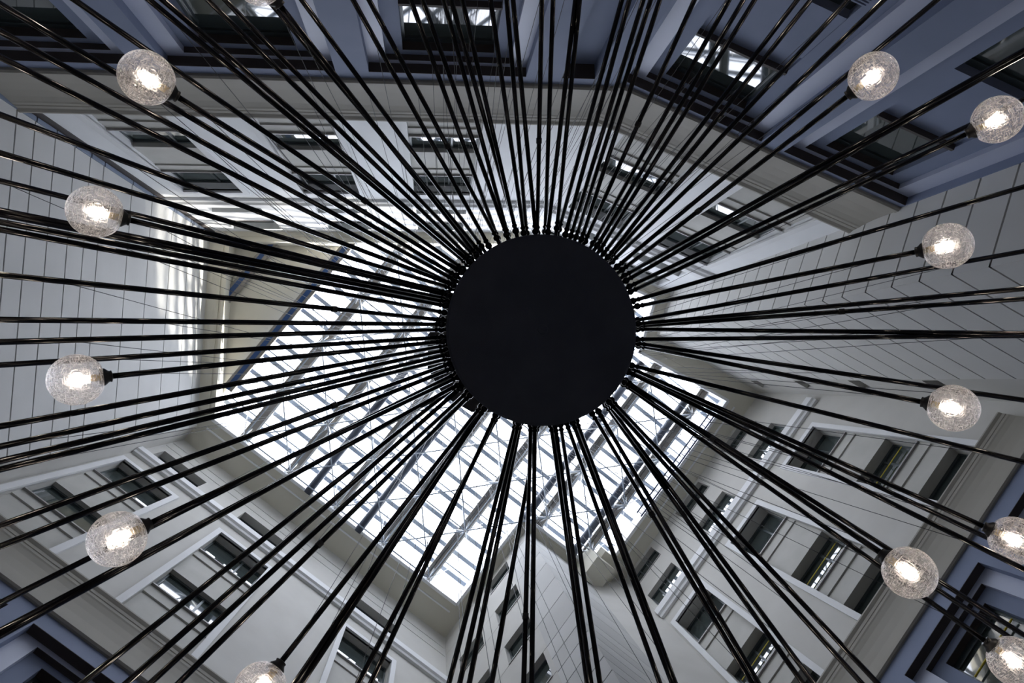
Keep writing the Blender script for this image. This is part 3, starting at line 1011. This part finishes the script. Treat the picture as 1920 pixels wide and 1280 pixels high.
# all four pieces are drawn with the arm coming in along +Z and the globe's middle at the origin
def b_globe(bm):
    prof = []
    for k in range(25):
        a = math.pi * k / 24
        r, h = R_G * math.sin(a), -R_G * math.cos(a)
        if h > R_G * 0.92: continue
        prof.append((h, r))
    prof.append((R_G * 0.94, 0.040))
    prof[0] = (-R_G, 0)
    lathe(bm, (0, 0, 0), (0, 0, 1), prof, 40)
def b_cap(bm):
    lathe(bm, (0, 0, 0), (0, 0, 1), [(R_G * 0.80, 0.0), (R_G * 0.80, 0.054), (R_G * 0.86, 0.058), (R_G * 0.97, 0.054), (R_G * 1.08, 0.039), (R_G * 1.14, 0.034), (R_G * 1.17, 0.037), (R_G * 1.21, 0.036), (R_G * 1.24, 0.020), (R_G * 1.24, 0.0)], 20)
def b_holder(bm):
    lathe(bm, (0, 0, 0), (0, 0, 1), [(R_G * 0.36, 0.0), (R_G * 0.36, 0.016), (R_G * 0.42, 0.020), (R_G * 0.50, 0.018), (R_G * 0.56, 0.022), (R_G * 0.86, 0.022), (R_G * 0.86, 0.0)], 14)
def b_bulb(bm):
    lathe(bm, (0, 0, 0), (0, 0, 1), [(-0.030, 0.0), (-0.026, 0.014), (-0.012, 0.024), (0.006, 0.026), (0.022, 0.021), (0.042, 0.014), (0.058, 0.013), (0.058, 0.0)], 14)
ME_GLOBE = shared_mesh('globe', b_globe, [M_GLOBE])
ME_CAP = shared_mesh('socket_cap', b_cap, [M_CAP])
ME_HOLDER = shared_mesh('lamp_holder', b_holder, [M_BRASS])
ME_BULB = shared_mesh('bulb', b_bulb, [M_BULB])

for n, (x0, y0, z0, x1, y1, z1, vis) in enumerate(ARMS):
    P0, P1 = Vector((x0, y0, z0)), Vector((x1, y1, z1))
    d = (P1 - P0).normalized()
    end = P1 - d * (R_G * 1.18)
    radial = Vector((AX.x - P0.x, AX.y - P0.y, 0))
    rr = radial.length
    root = P0 + radial.normalized() * (rr - 0.71)
    bm = bmesh.new()
    tube(bm, P0, end, 0.0185, 0.0185, 12)
    sphere(bm, P0, 0.031, 12, 8)
    tube(bm, P0, root, 0.017, 0.017, 8)
    q = P0 + d * 0.045
    tube(bm, q, q + d * 0.012, 0.024, 0.024, 12)
    arm = link_obj('arm', bm, M_BLACK, lamp, smooth=False)
    for p in arm.data.polygons: p.use_smooth = len(p.vertices) < 5
    rot = (-d).to_track_quat('Z', 'Y').to_euler()
    for me, nm in ((ME_GLOBE, 'globe'), (ME_CAP, 'socket_cap'), (ME_HOLDER, 'lamp_holder'), (ME_BULB, 'bulb')):
        o = bpy.data.objects.new(nm, me)
        COL.objects.link(o)
        o.rotation_euler = rot
        place(o, P1, arm)
    # thin steel cable from the arm up to the roof
    for t in ([0.93, random.uniform(0.3, 0.6)] if vis else [random.uniform(0.55, 0.97), random.uniform(0.25, 0.6)]):
        a = P0.lerp(end, t)
        top = Vector((AX.x + random.uniform(-0.7, 0.7), AX.y + random.uniform(-0.7, 0.7), 28.9 + ZO))
        bm = bmesh.new()
        tube(bm, a, top, 0.0025, 0.005, 5, caps=False)
        link_obj('cable', bm, M_CABLE, lamp)
    if n % 9 == 4:
        bm = bmesh.new()
        tube(bm, a - d * 0.02, a + d * 0.02, 0.024, seg=10)
        link_obj('cable_clamp', bm, M_CAP, lamp)
